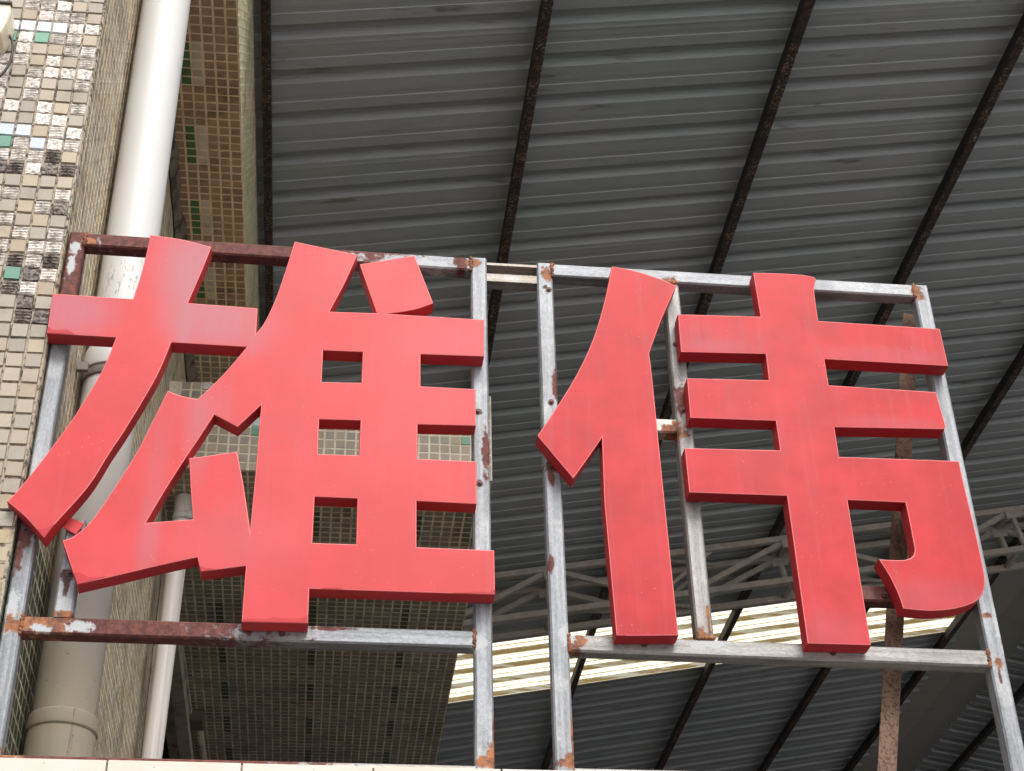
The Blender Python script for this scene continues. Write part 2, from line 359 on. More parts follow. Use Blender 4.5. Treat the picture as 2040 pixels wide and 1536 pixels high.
# ================================================================ mosaic tiles
P = 0.047                                     # tile pitch
def tile_mesh(name, mat, kind, seed, w=0.0425, h=0.0425, th=0.0042):
    rnd = random.Random(seed); mb = MB(); a, b = w / 2, h / 2
    j = lambda k=0.0009: rnd.uniform(-k, k)
    base = [(-a + j(), -b + j(), -0.002), (a + j(), -b + j(), -0.002), (a + j(), b + j(), -0.002), (-a + j(), b + j(), -0.002)]
    if kind == 'plain':
        ins = 0.0016
        top = [(x - math.copysign(ins, x), y - math.copysign(ins, y), th + j(0.0003)) for x, y, _ in base]
        mb.v = base + top
        mb.f = [(4, 5, 6, 7)] + [(i, (i + 1) % 4, 4 + (i + 1) % 4, 4 + i) for i in range(4)]
        mb.m = [0] * 5
    else:
        nx, ny = (2, 8) if kind == 'ridge' else (4, 4)
        ins = 0.0014; g = {}
        for iy in range(ny + 1):
            for ix in range(nx + 1):
                x = -a + ins + (w - 2 * ins) * ix / nx; y = -b + ins + (h - 2 * ins) * iy / ny
                z = th
                if kind == 'ridge': z += (0.0022 if iy % 2 else -0.0022) + rnd.uniform(-0.0012, 0.0012); y += rnd.uniform(-0.001, 0.001)
                else: z += rnd.choice((-0.0028, 0.0004, 0.0018)) + rnd.uniform(-0.0006, 0.0006)
                if ix in (0, nx) or iy in (0, ny): z = min(z, th)
                g[ix, iy] = len(mb.v); mb.v.append((x, y, z))
        for iy in range(ny):
            for ix in range(nx): mb.f.append((g[ix, iy], g[ix + 1, iy], g[ix + 1, iy + 1], g[ix, iy + 1])); mb.m.append(0)
        k = len(mb.v); mb.v += base
        c4 = [g[0, 0], g[nx, 0], g[nx, ny], g[0, ny]]
        for i in range(4): mb.f.append((k + i, k + (i + 1) % 4, c4[(i + 1) % 4], c4[i])); mb.m.append(0)
    return mb.mesh(name, mat)
TM = {}
for key, mat, kind in (('beige', 'tile_beige', 'plain'), ('white', 'tile_white', 'ridge'), ('whitep', 'tile_white', 'pit'), ('dark', 'tile_dark', 'ridge'), ('darkp', 'tile_dark', 'pit'),
                       ('blue', 'tile_blue', 'plain'), ('green', 'tile_green', 'plain'), ('sbrown', 'soffit_brown', 'plain'), ('spale', 'soffit_pale', 'plain'), ('sgreen', 'soffit_green', 'plain'), ('sdark', 'tile_dark', 'pit')):
    sz = 0.0403 if key[0] == 's' else 0.0425
    TM[key] = [tile_mesh('tile_' + key, M[mat], kind, len(key) * 37 + i, sz, sz, 0.0018 if key[0] == 's' else 0.0055) for i in range(4)]
TM['thin'] = [tile_mesh('tile_thin', M['tile_beige'], 'plain', 50 + i, 0.0398, 0.0398, 0.0018) for i in range(4)]
def put_tile(parent, key, c, u, v, n, rnd=random):
    ang = R(rnd.gauss(0, 0.7)); t1, t2 = R(rnd.gauss(0, 0.6)), R(rnd.gauss(0, 0.6))
    B = Matrix((u, v, n)).transposed().to_4x4()
    Rl = Matrix.Rotation(ang, 4, 'Z') @ Matrix.Rotation(t1, 4, 'X') @ Matrix.Rotation(t2, 4, 'Y')
    mw = Matrix.Translation(c + u * rnd.uniform(-0.0007, 0.0007) + v * rnd.uniform(-0.0007, 0.0007) + n * rnd.uniform(-0.0006, 0.0004)) @ B @ Rl
    return obj('tile', rnd.choice(TM[key]), parent, mw)
def tile_field(name, parent, mats, o, u, v, n, nu, nv, pick, skip=lambda i, j, c: False, w=0.0392, th=0.0012):
    mb = MB(); a = w / 2
    for j in range(nv):
        for i in range(nu):
            c = o + u * (P * (i + 0.5)) + v * (P * (j + 0.5))
            if skip(i, j, c): continue
            k = pick(i, j, c); b = len(mb.v); jt = lambda s=0.0008: random.uniform(-s, s)
            c = c + u * jt() + v * jt()
            tx, ty = random.gauss(0, 0.010), random.gauss(0, 0.010)
            for (sx, sy) in ((-1, -1), (1, -1), (1, 1), (-1, 1)): mb.v.append(tuple(c + u * (sx * a + jt()) + v * (sy * a + jt()) - n * 0.002))
            for (sx, sy) in ((-1, -1), (1, -1), (1, 1), (-1, 1)): mb.v.append(tuple(c + u * (sx * (a - 0.0014)) + v * (sy * (a - 0.0014)) + n * (th + sx * a * tx + sy * a * ty)))
            mb.f.append((b + 4, b + 5, b + 6, b + 7)); mb.m.append(k)
            for q in range(4): mb.f.append((b + q, b + (q + 1) % 4, b + 4 + (q + 1) % 4, b + 4 + q)); mb.m.append(k)
    return stuff(mb.build(name, mats, parent))
UX, UY, UZ = Vector((1, 0, 0)), Vector((0, 1, 0)), Vector((0, 0, 1))

# ---------------------------------------------------------------- corner wall on the left
WX, WY = -0.757, -0.018                       # its corner: side face at x = WX, front face at y = WY
wall = thing('tiled_wall', 'beige mosaic tiled building corner at the left behind the drainpipe', 'wall', (-1.2, 0.0, 0.0))
m = MB(); m.box((-3.2, WY, 0.0), (WX, 3.62, 8.2)); m.build('wall_body', [M['grout_light']], wall)
m = MB(); m.poly([(WX + 0.0006, 0.02, 0.0), (WX + 0.0006, 3.619, 0.0), (WX + 0.0006, 3.619, 8.1), (WX + 0.0006, 0.02, 8.1)]); m.build('side_bedding', M['grout_side'], wall)
marks = {}
for key, pts in dict(blue=[(20, 47), (48, 50), (80, 53), (112, 56), (15, 268), (38, 271), (68, 275)],
                     green=[(75, 72), (8, 66), (4, 292), (12, 556), (8, 1052), (6, 1070), (4, 1088)],
                     dark=[(120, 350), (36, 641), (6, 584), (18, 506), (90, 533), (22, 330), (98, 306)],
                     darkp=[(49, 557), (37, 612), (70, 641), (85, 345), (12, 345)],
                     white=[(45, 587), (95, 480), (96, 505), (60, 480), (20, 480)]).items():
    for q in pts:
        w = on_y(*q, WY); marks[(int((WX - 0.003 - w.x) / P), int((w.z - 2.0) / P))] = key
rr = random.Random(3); n_tile = 0; taken = set()
for j in range(34, 78):
    for i in range(0, 8):
        c = Vector((WX - 0.003 - P * (i + 0.5), WY, 2.0 + P * (j + 0.5)))
        d = c - CAM; dz = d.dot(FWD); px = W_ / 2 + FPX * d.dot(RGT) / dz; py = H_ / 2 - FPX * d.dot(UPV) / dz
        if px < -18 or py < -18: continue
        k = marks.get((i, j))
        if k is None:
            if py < 560:
                x = rr.random()
                k = 'white' if x < 0.27 else 'whitep' if x < 0.47 else 'darkp' if x < 0.52 and py > 260 else 'beige'
                if px > 150 - 0.16 * py and x < 0.35 and py < 250: k = 'white'
            else: k = 'beige'
        put_tile(wall, k, c, UX, UZ, -UY, rr); taken.add((i, j)); n_tile += 1
tile_field('tile_rows', wall, [M['side_tile']], Vector((WX - 0.003, WY, 2.0)), -UX, UZ, -UY, 16, 106, lambda i, j, c: 0, lambda i, j, c: (i, j) in taken)
tile_field('side_tiles', wall, [M['side_tile'], M['side_green']], Vector((WX, WY + 0.004, 2.0)), UY, UZ, UX, 76, 106,
           lambda i, j, c: 1 if (c.z < 3.72 and c.y < 0.62) else 0)
m = MB(); m.bar(on_x(262, 1300, WX + 0.01), on_x(310, 1060, WX + 0.01), 0.02, 0.03, 0.004, UX); 
# raised cable strip on the side face between the two pipes
m = MB(); q = on_x(302, 1330, WX); m.box((WX + 0.004, q.y - 0.05, 2.6), (WX + 0.022, q.y + 0.05, 5.42)); m.build('cable_strip', M['plaster'], wall)

# ---------------------------------------------------------------- eave slab high on the left
SZ, SX1 = 6.40, -0.449
eave = thing('tiled_eave', 'brown stained mosaic eave soffit with green tile stripes, above the red signs', 'eave', (-0.6, 0.62, SZ))
m = MB(); m.box((WX + 0.006, 0.66, SZ), (SX1, 8.5, 7.2)); m.build('slab', M['grout_soffit'], eave)
rs = random.Random(11); run0 = on_z(430, 257, SZ).y
nS = 0; done = set()
for j in range(0, 62):
    for i in range(0, 7):
        c = Vector((SX1 - 0.002 - P * (i + 0.5), 0.67 + P * (j + 0.5), SZ))
        if c.x < WX + 0.02 or nS >= 300: continue
        ph = int(math.floor((c.y - run0) / P)) % 10
        k = 'sbrown'
        if ph < 5 and i == 4: k = 'sgreen'
        elif ph < 5 and i == 3: k = 'spale'
        done.add((i, j)); nS += 1
        if k == 'sbrown' and rs.random() < 0.0: k = 'sdark'
        put_tile(eave, k, c, UX, -UY, -UZ, rs)
tile_field('soffit_tiles', eave, [M['under_brown']], Vector((SX1 - 0.002, 0.67, SZ)), -UX, UY, -UZ, 6, 150, lambda i, j, c: 0, lambda i, j, c: (i, j) in done)
tile_field('fascia_tiles', eave, [M['moss_tile']], Vector((SX1, 0.66, SZ + 0.002)), UY, UZ, UX, 150, 17, lambda i, j, c: 0)
# cement fillet where the soffit meets the wall
m = MB()
fw = [random.uniform(0.010, 0.034) for _ in range(61)]
for k in range(60):
    y0 = 0.7 + k * 0.075; w0, w1 = fw[k], fw[k + 1]
    m.poly([(WX + 0.008, y0, SZ - 0.05 - w0 * .6), (WX + 0.008, y0 + 0.075, SZ - 0.05 - w1 * .6), (WX + 0.02 + w1, y0 + 0.075, SZ - 0.006), (WX + 0.02 + w0, y0, SZ - 0.006)])
m.build('cement_fillet', M['cement_patch'], eave)

# ---------------------------------------------------------------- tiled beam behind the left sign
BY, BZ, BZ1, BX1 = 2.65, 5.43, 5.887, 0.706
beam = thing('tiled_beam', 'wide beige mosaic beam with dark tiled underside behind the left red sign', 'beam', (0.0, BY, BZ))
m = MB(); m.box((WX - 0.3, BY, BZ), (BX1, 7.9, BZ1)); ob = m.build('core', [M['grout_beam'], M['grout_under']], beam)
ob.data.polygons[0].material_index = 1
rb = random.Random(5)
gpix = [(512, 856), (928, 876)]; gpos = {(int((BX1 - on_y(*q, BY).x) / P), int((on_y(*q, BY).z - BZ) / P)) for q in gpix}
bpos = {(int((BX1 - on_y(*q, BY).x) / P), int((on_y(*q, BY).z - BZ) / P)) for q in [(514, 838)]}
wpos = {(int((BX1 - on_y(*q, BY).x) / P), int((on_y(*q, BY).z - BZ) / P)) for q in [(414, 764)]}
nB = 0
for j in range(0, 10):
    for i in range(0, 30):
        c = Vector((BX1 - 0.001 - P * (i + 0.5), BY, BZ - 0.008 + P * (j + 0.5)))
        if j == 0: c.z += 0.004
        k = 'green' if (i, j) in gpos else 'blue' if (i, j) in bpos else 'whitep' if (i, j) in wpos else 'thin'
        put_tile(beam, k, c, UX, UZ, -UY, rb); nB += 1
def under_pick(i, j, c):
    ph = (j + 3) % 10
    if ph < 5 and (i - 5) % 10 == 0: return 1
    if ph < 5 and (i - 6) % 10 == 0: return 2
    return 0
tile_field('underside_tiles', beam, [M['under_brown'], M['under_pale'], M['under_green']], Vector((BX1 - 0.002, BY + 0.004, BZ)), -UX, UY, -UZ, 31, 110, under_pick)

# ---------------------------------------------------------------- window lintel and conduits under the beam
lint = thing('window_lintel', 'pale plaster lintel running back under the tiled beam beside the thin white pipe', 'lintel', (-0.82, 3.7, 5.2))
m = MB(); m.box((-0.81, 3.625, 5.30), (-0.742, 8.0, 5.425)); m.build('lintel_body', M['plaster'], lint)
m = MB(); m.box((-2.4, 3.63, 2.6), (-2.3, 8.0, 6.0)); m.box((-2.3, 8.0, 2.6), (-0.74, 8.1, 5.43)); m.box((-2.3, 3.63, 5.43), (-0.9, 8.0, 5.5)); m.build('recess_wall', M['dark_room'], lint)
cond = thing('cable_conduit', 'brown metal conduit with a box end fixed under the dark tiled underside', 'conduit', on_z(372, 1413, 5.40))
a0, a1, a2, a3 = on_z(356, 1290, 5.405), on_z(374, 1418, 5.405), on_z(384, 1445, 5.385), on_z(400, 1560, 5.385)
m = MB(); m.bar(a0, a1, 0.05, 0.03, 0.004, UZ); m.build('channel', M['plaster'], cond)
m = MB(); c = on_z(378, 1432, 5.39); m.box((c.x - 0.04, c.y - 0.05, 5.36), (c.x + 0.075, c.y + 0.09, 5.42)); m.build('junction_box', M['conduit'], cond)
m = MB(); m.cyl(a2 + Vector((-0.035, 0, 0)), a3 + Vector((-0.045, 0, 0)), 0.028, n=16); m.build('tube', M['conduit'], cond, True)
m = MB(); m.cyl(a2 + Vector((0.035, 0, 0)), a3 + Vector((0.035, 0, 0)), 0.022, n=16); m.build('tube', M['plaster'], cond, True)

# ---------------------------------------------------------------- pipes
PX, PY, PR = -0.662, 0.5, 0.0815
pipe = thing('drainpipe', 'thick white plastic drainpipe running up the tiled side wall', 'pipe', (PX, PY, 0.0))
m = MB(); m.cyl((PX, PY, 0.0), (PX, PY, 9.0), PR, n=48, caps=False); m.build('pipe', M['pvc'], pipe, True)
def ring(name, z0, z1, r0, r1, mat, par=pipe, c=(PX, PY)):
    mb = MB(); prof = [(PR * 0.99, z0), (r0, z0), (r0 + 0.001, z0 + 0.004), (r1 + 0.001, z1 - 0.004), (r1, z1), (PR * 0.99, z1 + 0.004)]; n = 48
    for (r, z) in prof: mb.v += [(c[0] + r * math.cos(2 * math.pi * i / n), c[1] + r * math.sin(2 * math.pi * i / n), z) for i in range(n)]
    for k in range(len(prof) - 1):
        for i in range(n): mb.f.append((k * n + i, k * n + (i + 1) % n, (k + 1) * n + (i + 1) % n, (k + 1) * n + i)); mb.m.append(0)
    return mb.build(name, mat, par, True)
ring('coupling', 4.405, 4.475, PR + 0.007, PR + 0.007, M['pvc'])
ring('clamp', 4.372, 4.398, PR + 0.004, PR + 0.004, M['gasket'])
m = MB(); m.box((WX + 0.004, PY - 0.09, 4.372), (PX - 0.06, PY - 0.075, 4.398)); m.build('clamp_bracket', M['gasket'], pipe)
ring('collar', 3.288, 3.33, PR + 0.009, PR + 0.006, M['pvc']); ring('socket', 3.0, 3.285, PR + 0.004, PR + 0.005, M['pvc'])
p2 = thing('thin_pipe', 'thin off-white plastic pipe below the left sign beside the dark tiled underside', 'pipe', (-0.69, 2.9, 2.6))
q0, q1 = on_y(347, 1160, 2.9), on_y(303, 1503, 2.9); dq = (q1 - q0).normalized()
m = MB(); m.cyl(q0 - dq * ((5.425 - q0.z) / -dq.z), q1 + dq * 1.7, 0.042, n=28, caps=False); m.build('pipe', M['pvc2'], p2, True)
m = MB(); m.cyl(on_y(366, 1040, 2.9), on_y(367, 1028, 2.9), 0.052, n=28); m.build('collar', M['pvc2'], p2, True)

# ---------------------------------------------------------------- cream fitting and cable on the corner wall
YB = -0.10
box = thing('wall_fitting', 'cream plastic wall fitting on the tiles at the top left edge', 'fitting', on_y(-20, 40, WY))
sh = [(23, 10), (21, 28), (14, 48), (2, 68), (-20, 74), (-60, 70), (-60, 4), (0, 7)]
f_ = [on_y(*q, YB) for q in sh]; b_ = [v + Vector((0, 0.075, 0)) for v in f_]; ctr = sum(f_, Vector()) / len(f_)
m = MB(); fi = [ctr + (v - ctr) * 0.93 - Vector((0, 0.006, 0)) for v in f_]
m.poly(fi); 
for i in range(len(f_)):
    k = (i + 1) % len(f_); m.poly([f_[k], f_[i], b_[i], b_[k]]); m.poly([fi[i], f_[i], f_[k], fi[k]])
m.build('cover', M['cream'], box)
m = MB(); m.bar(on_y(24, 9, YB - 0.004), on_y(-60, 3, YB - 0.004), 0.010, 0.02, 0.002); m.build('trim', M['dark_trim'], box)
cb = bpy.data.curves.new('cable', 'CURVE'); cb.dimensions = '3D'; cb.bevel_depth = 0.0042; cb.bevel_resolution = 3
sp = cb.splines.new('BEZIER'); pts = [(8, 58), (22, 76), (25, 100), (14, 135), (-14, 165)]; sp.bezier_points.add(len(pts) - 1)
for b, q in zip(sp.bezier_points, pts): b.co = on_y(*q, -0.05); b.handle_left_type = b.handle_right_type = 'AUTO'
ct = bpy.data.objects.new('cable_tmp', cb); col.objects.link(ct)
dg = bpy.context.evaluated_depsgraph_get(); me = bpy.data.meshes.new_from_object(ct.evaluated_get(dg)); bpy.data.objects.remove(ct)
me.materials.clear(); me.materials.append(M['rubber'])
tag(obj('cable', me), 'black cable looping down from the cream fitting on the tiles', 'cable')

# ================================================================ roof
RS, RZ = math.tan(0.181483), 7.2              # pitch of the slope, height of the pans at x = 0
XR = 6.15                                     # ridge
RP = 0.278                                    # rib pitch
def roof_z(x): return RZ + RS * (x if x < XR else 2 * XR - x)
roof = thing('corrugated_roof', 'grey corrugated metal roof seen from below with rusty purlins', 'roof', (3.0, 7.0, 7.2))
PROF = [(0.0, 0.0), (0.066, 0.0), (0.0675, 0.0045), (0.100, 0.0045), (0.1025, 0.0), (0.166, 0.0), (0.173, 0.042), (0.246, 0.042), (0.259, 0.0), (0.278, 0.0)]
def sheet(name, y0, ribs, x0, x1, mat, lift=0.0):
    mb = MB(); n = len(PROF) - 1; pts = []
    for r in range(ribs):
        for k, (y, h) in enumerate(PROF):
            if r and k == 0: continue
            pts.append((y0 + r * RP + y, h))
    pts.append((pts[-1][0] + 0.018, 0.0))       # side lap
    pts[-1] = (pts[-1][0], -0.003)
    nn = 7; xs = [x0 + (x1 - x0) * i / nn for i in range(nn + 1)]
    ph = random.uniform(0, 6); sag = [0.0015 * math.sin(ph + 2.1 * x) for x in xs]
    for x, s_ in zip(xs, sag): mb.v += [(x, y, roof_z(x) + h + lift + s_) for (y, h) in pts]
    L = len(pts)
    for i in range(nn):
        for k in range(L - 1): mb.f.append((i * L + k, i * L + k + 1, (i + 1) * L + k + 1, (i + 1) * L + k)); mb.m.append(0)
    return mb.build(name, mat, roof)
Y0 = 2.248 - 0.240 - RP * 4                   # rib phase read off the photograph
k = 0; y = Y0
sky_a, sky_b = 8.46, 9.60
while y < 15.5:
    ribs = 3
    s_i = round((sky_a - Y0) / RP); i = round((y - Y0) / RP)
    if i < s_i: ribs = min(3, s_i - i); sheet('sheet', y, ribs, SX1 - 0.05, 5.84, M['roof'], 0.0006 * (k % 2))
    elif i == s_i: ribs = 4; sheet('skylight_sheet', y, ribs, SX1 - 0.05, 5.66, M['skylight'], 0.0008)
    else: sheet('sheet', y, ribs, SX1 - 0.05, 5.84, M['roof'], 0.0006 * (k % 2))
    y += ribs * RP; k += 1
y = Y0
while y < 15.5:
    sheet('sheet', y + 0.11, 3, 6.47, 12.5, M['roof'], 0.0006 * (k % 2)); y += 3 * RP; k += 1
# ridge flashing in laps
y = 0.9; k = 0
while y < 16:
    m = MB(); dz = 0.003 * (k % 2); e = 0.05
    pr = [(5.70, roof_z(5.70) + 0.044), (XR, roof_z(XR) + 0.03), (6.60, roof_z(6.60) + 0.044)]
    for a, b in zip(pr, pr[1:]): m.poly([(a[0], y, a[1] + dz), (b[0], y, b[1] + dz), (b[0], y + 2.04, b[1] + dz), (a[0], y + 2.04, a[1] + dz)])
    m.poly([(5.70, y, roof_z(5.7) + 0.044 + dz - 0.006), (6.60, y, roof_z(6.6) + 0.044 + dz - 0.006), (6.60, y + 0.015, roof_z(6.6) + 0.044 + dz), (5.70, y + 0.015, roof_z(5.7) + 0.044 + dz)])
    m.build('ridge_flashing', M['ridge'], roof); y += 2.0; k += 1
def purlin(x, y0=0.9, y1=15.8, w=0.05, h=0.075):
    z = roof_z(x) - 0.003 - h / 2
    mb = MB(); mb.bar((x, y0, z), (x, y1, z), w, h, 0.003, UZ)
    # self-drilling screws through the pans
    for q in range(18): 
        yy = y0 + 0.4 + q * 0.834; mb.cyl((x - w / 2 - 0.003, yy, z + h * 0.2), (x - w / 2 + 0.002, yy, z + h * 0.2), 0.006, n=6)
    return mb.build('purlin', M['purlin'], roof)
purlin(-0.392, w=0.04, h=0.05)
for x in (0.868, 2.145, 3.375, 4.585, 5.655, 6.78, 8.0, 9.2, 10.4): purlin(x)

# ---------------------------------------------------------------- truss
truss = thing('roof_truss', 'grey-brown steel lattice truss crossing under the corrugated roof', 'truss', (3.0, 6.97, 7.0))
def tp(x, Y, d): return Vector((x, Y, roof_z(x) - d))
for Y in (6.97, 7.27):
    for d in (0.15, 0.50):
        for xa, xb in ((-0.42, XR), (XR, 12.3)):
            m = MB(); m.bar(tp(xa, Y, d), tp(xb, Y, d), 0.047, 0.045, 0.003, UY); m.build('chord', M['truss'], truss)
for xn in (0.71, 2.53, 4.35):      # lighter bracing between the main nodes
    for Y in (6.985, 7.255):
        m = MB(); m.bar(tp(xn - 0.13, Y, 0.48), tp(xn + 0.30, Y, 0.17), 0.026, 0.026, 0.002, UY); m.build('diagonal', M['truss'], truss)
    m = MB(); m.bar(tp(xn - 0.3, 6.99, 0.5), tp(xn + 0.3, 7.25, 0.5), 0.024, 0.024, 0.002, UZ); m.build('tie', M['truss'], truss)
    m = MB(); m.bar(tp(xn - 0.2, 6.99, 0.15), tp(xn + 0.4, 7.25, 0.15), 0.024, 0.024, 0.002, UZ); m.build('tie', M['truss'], truss)
for xn in (-0.2, 1.62, 3.44, 5.26, 7.08, 8.9):
    for Y in (6.97, 7.27):
        off = 0.006 if Y < 7 else -0.006
        for dx in (-0.78, 0.78):
            if xn + dx < -0.4: continue
            m = MB(); m.bar(tp(xn + math.copysign(0.03, dx), Y + off, 0.17), tp(xn + dx, Y + off, 0.48), 0.040, 0.036, 0.003, UY); m.build('diagonal', M['truss'], truss)
        m = MB(); m.bar(tp(xn, Y + off * 2, 0.17), tp(xn + 0.06, Y + off * 2, 0.48), 0.035, 0.035, 0.003, UY); m.build('post', M['truss'], truss)
    for Y in (6.945, 7.245):
        m = MB(); q_ = tp(xn, Y, 0.19); m.bar(q_ + Vector((-0.06, 0, -0.02)), q_ + Vector((0.06, 0, 0.004)), 0.07, 0.006, 0.001, UY); m.build('gusset', M['truss'], truss)
    for d in (0.15, 0.5):
        m = MB(); m.bar(tp(xn, 6.99, d), tp(xn, 7.25, d), 0.035, 0.035, 0.003, UZ); m.build('tie', M['truss'], truss)
    m = MB(); m.bar(tp(xn + 0.1, 6.99, 0.5), tp(xn + 0.95, 7.25, 0.5), 0.02, 0.02, 0.002, UZ); m.build('tie', M['truss'], truss)

# ================================================================ parapet under the signs
YP = -0.10
zt = on_y(300, 1514, YP).z
par = thing('parapet_wall', 'white tiled parapet edge along the bottom under the sign frame', 'wall', (0.6, 0.0, 0.0))
m = MB(); m.box((WX + 0.005, YP + 0.008, 0.0), (9.0, 0.11, zt - 0.004)); m.build('core', M['grout_light'], par)
jx = [-0.757 + 0.008, -0.448, -0.158, 0.132, 0.420, 0.712, 1.004, 1.296, 1.588, 1.88, 2.17, 2.46]
jx = [on_y(x, 1525, YP).x for x in (213, 482, 744, 999)]
jx = [WX + 0.006] + jx + [jx[-1] + 0.29 * k for k in range(1, 8)]
tzs = [zt - 0.3 * k for k in range(0, 4)]
for a, b in zip(jx, jx[1:]):
    for t1, t0 in zip(tzs, tzs[1:]):
        d = random.uniform(-0.001, 0.001)
        m = MB(); m.bar((a + 0.0025, YP + d + 0.006, (t0 + t1) / 2), (b - 0.0025, YP + d + 0.006, (t0 + t1) / 2), t1 - t0 - 0.005, 0.014, 0.0015); m.build('tile', M['white_tile'], par)
    m = MB(); m.box((a + 0.0025, YP + 0.014, zt - 0.006), (b - 0.0025, 0.10, zt + 0.001)); m.build('top_tile', M['white_tile'], par)

# ================================================================ sign frame
T = 0.044
SP = []                                       # patches: (pixel, radii x z, kind) on the frame's front plane
def patch(q, rx, rz, kind): w = on_y(*q, 0.0); SP.append((Vector((w.x, 0.0, w.z)), (rx, 0.09, rz), kind))
patch((145, 500), 0.06, 0.11, 'primer'); patch((140, 590), 0.06, 0.08, 'primer')
patch((148, 492), 0.013, 0.024, 'zinc'); patch((140, 530), 0.010, 0.034, 'zinc')
patch((175, 480), 0.022, 0.010, 'orange')
patch((850, 522), 0.035, 0.012, 'zinc'); patch((865, 527), 0.045, 0.014, 'zinc'); patch((918, 524), 0.018, 0.03, 'primer'); patch((944, 524), 0.018, 0.016, 'rust')
patch((1090, 545), 0.014, 0.030, 'rust'); patch((1085, 572), 0.007, 0.007, 'dark')
patch((1108, 770), 0.010, 0.045, 'primer'); patch((1098, 930), 0.018, 0.018, 'primer'); patch((1098, 945), 0.010, 0.03, 'primer'); patch((1098, 1125), 0.007, 0.024, 'primer')
patch((1338, 561), 0.026, 0.014, 'rust'); patch((1826, 582), 0.016, 0.020, 'rust'); patch((1835, 592), 0.013, 0.013, 'orange')
patch((1345, 860), 0.03, 0.03, 'rust'); patch((1358, 800), 0.016, 0.05, 'primer')
patch((1148, 1278), 0.028, 0.030, 'orange'); patch((1130, 1265), 0.022, 0.03, 'zinc'); patch((1400, 1264), 0.018, 0.018, 'rust'); patch((1412, 1240), 0.004, 0.045, 'rust'); patch((1400, 1284), 0.05, 0.012, 'zinc')
patch((955, 1278), 0.02, 0.03, 'zinc'); patch((980, 1508), 0.014, 0.030, 'orange'); patch((966, 1516), 0.02, 0.012, 'rust'); patch((984, 1470), 0.004, 0.05, 'rust'); patch((1138, 1512), 0.014, 0.022, 'orange'); patch((1125, 1520), 0.022, 0.010, 'rust'); patch((1140, 1470), 0.003, 0.06, 'rust'); patch((1180, 1520), 0.04, 0.012, 'primer')
patch((968, 900), 0.010, 0.075, 'primer'); patch((955, 820), 0.007, 0.008, 'dark'); patch((955, 962), 0.008, 0.010, 'dark')
patch((1988, 1318), 0.012, 0.016, 'orange'); patch((1992, 1345), 0.004, 0.03, 'rust'); patch((1968, 1225), 0.012, 0.008, 'orange'); patch((2000, 1250), 0.02, 0.06, 'zinc')
patch((48, 1058), 0.030, 0.040, 'primer'); patch((36, 1110), 0.010, 0.050, 'primer'); patch((22, 1220), 0.016, 0.05, 'zinc'); patch((20, 1240), 0.014, 0.02, 'orange')
patch((133, 1146), 0.016, 0.016, 'dark'); patch((133, 1165), 0.008, 0.035, 'dark'); patch((130, 1205), 0.022, 0.020, 'zinc'); patch((130, 1225), 0.03, 0.010, 'orange')
patch((75, 1242), 0.075, 0.03, 'orange'); patch((80, 1252), 0.026, 0.010, 'zinc'); patch((158, 1248), 0.032, 0.013, 'zinc')
patch((660, 1252), 0.05, 0.006, 'primer'); patch((20, 1502), 0.03, 0.02, 'orange')
frame = thing('sign_frame', 'welded galvanised steel tube frame carrying both red characters', 'frame', (0.45, 0.02, 3.0))
fcount = [0]
def tube(name, a, b, prim=0.0, extra=(), sz=T, up=UY, galv=(0.235, 0.245, 0.26)):
    a = Vector(a); b = Vector(b); lo = Vector(map(min, a, b)); hi = Vector(map(max, a, b)); near = []
    for c, r, kd in SP:
        if lo.x - r[0] - .03 < c.x < hi.x + r[0] + .03 and lo.z - r[2] - .03 < c.z < hi.z + r[2] + .03: near.append((c, r, kd))
    near = list(extra) + near
    ax = 'z' if abs(b.z - a.z) > abs(b.x - a.x) else 'x'
    fcount[0] += 1
    mat = metal_mat('steel_%d' % fcount[0], near, prim, galv, ax)
    mb = MB(); mb.bar(a, b, sz, sz, 0.0045, up); return mb.build(name, mat, frame)
FY = T / 2
Lx, M1, M2, M3, Rx = -0.7295, 0.378, 0.564, 0.925, 1.663
zt1, zt2, zb = 4.523, 4.503, 3.352            # centre heights of the rails
primer_top = [(Vector((-0.735, 0, 4.47)), (0.09, 0.2, 0.22), 'primer')]
post_L = tube('post', (Lx, FY, 2.9), (Lx, FY, zt1 + T / 2), 0, primer_top)
post_1 = tube('post', (M1, FY, 3.02), (M1, FY, 4.534))
post_2 = tube('post', (M2, FY, 3.02), (M2, FY, 4.528))
post_3 = tube('post', (M3, FY, zb + T / 2), (M3, FY, zt2 - T / 2 + 0.001), galv=(0.25, 0.245, 0.23))
post_R = tube('post', (Rx, FY, 2.8), (Rx, FY, 4.524))
tube('rail', (Lx + T / 2, FY - .001, zt1), (M1 - T / 2, FY - .001, 4.511), 0, [(Vector((-0.4, 0, 4.53)), (0.46, 0.2, 0.3), 'primer'), (Vector((0.02, 0, 4.552)), (0.24, 0.2, 0.030), 'primer')])
tube('rail', (M2 + T / 2, FY - .001, 4.506), (Rx - T / 2, FY - .001, 4.503))
tube('rail', (Lx + T / 2, FY - .001, 3.353), (M1 - T / 2, FY - .001, 3.352), 0, [(Vector((-0.52, 0, 3.352)), (0.36, 0.2, 0.3), 'primer')])
tube('rail', (M2 + T / 2, FY - .001, 3.350), (Rx - T / 2, FY - .001, 3.343), galv=(0.28, 0.27, 0.255))
tube('rail', (M2 + T / 2, FY + 0.004, on_y(1330, 846, 0.0).z), (M3 - T / 2, FY + 0.004, on_y(1340, 846, 0.0).z), 0, galv=(0.45, 0.42, 0.38))
tube('rail', (on_y(1690, 1175, 0.0).x, FY + 0.004, on_y(1745, 1180, 0.0).z), (Rx - T / 2, FY + 0.004, on_y(1745, 1180, 0.0).z), 1.0, galv=(0.4, 0.3, 0.28))
stx = on_y(131, 1180, 0.0).x
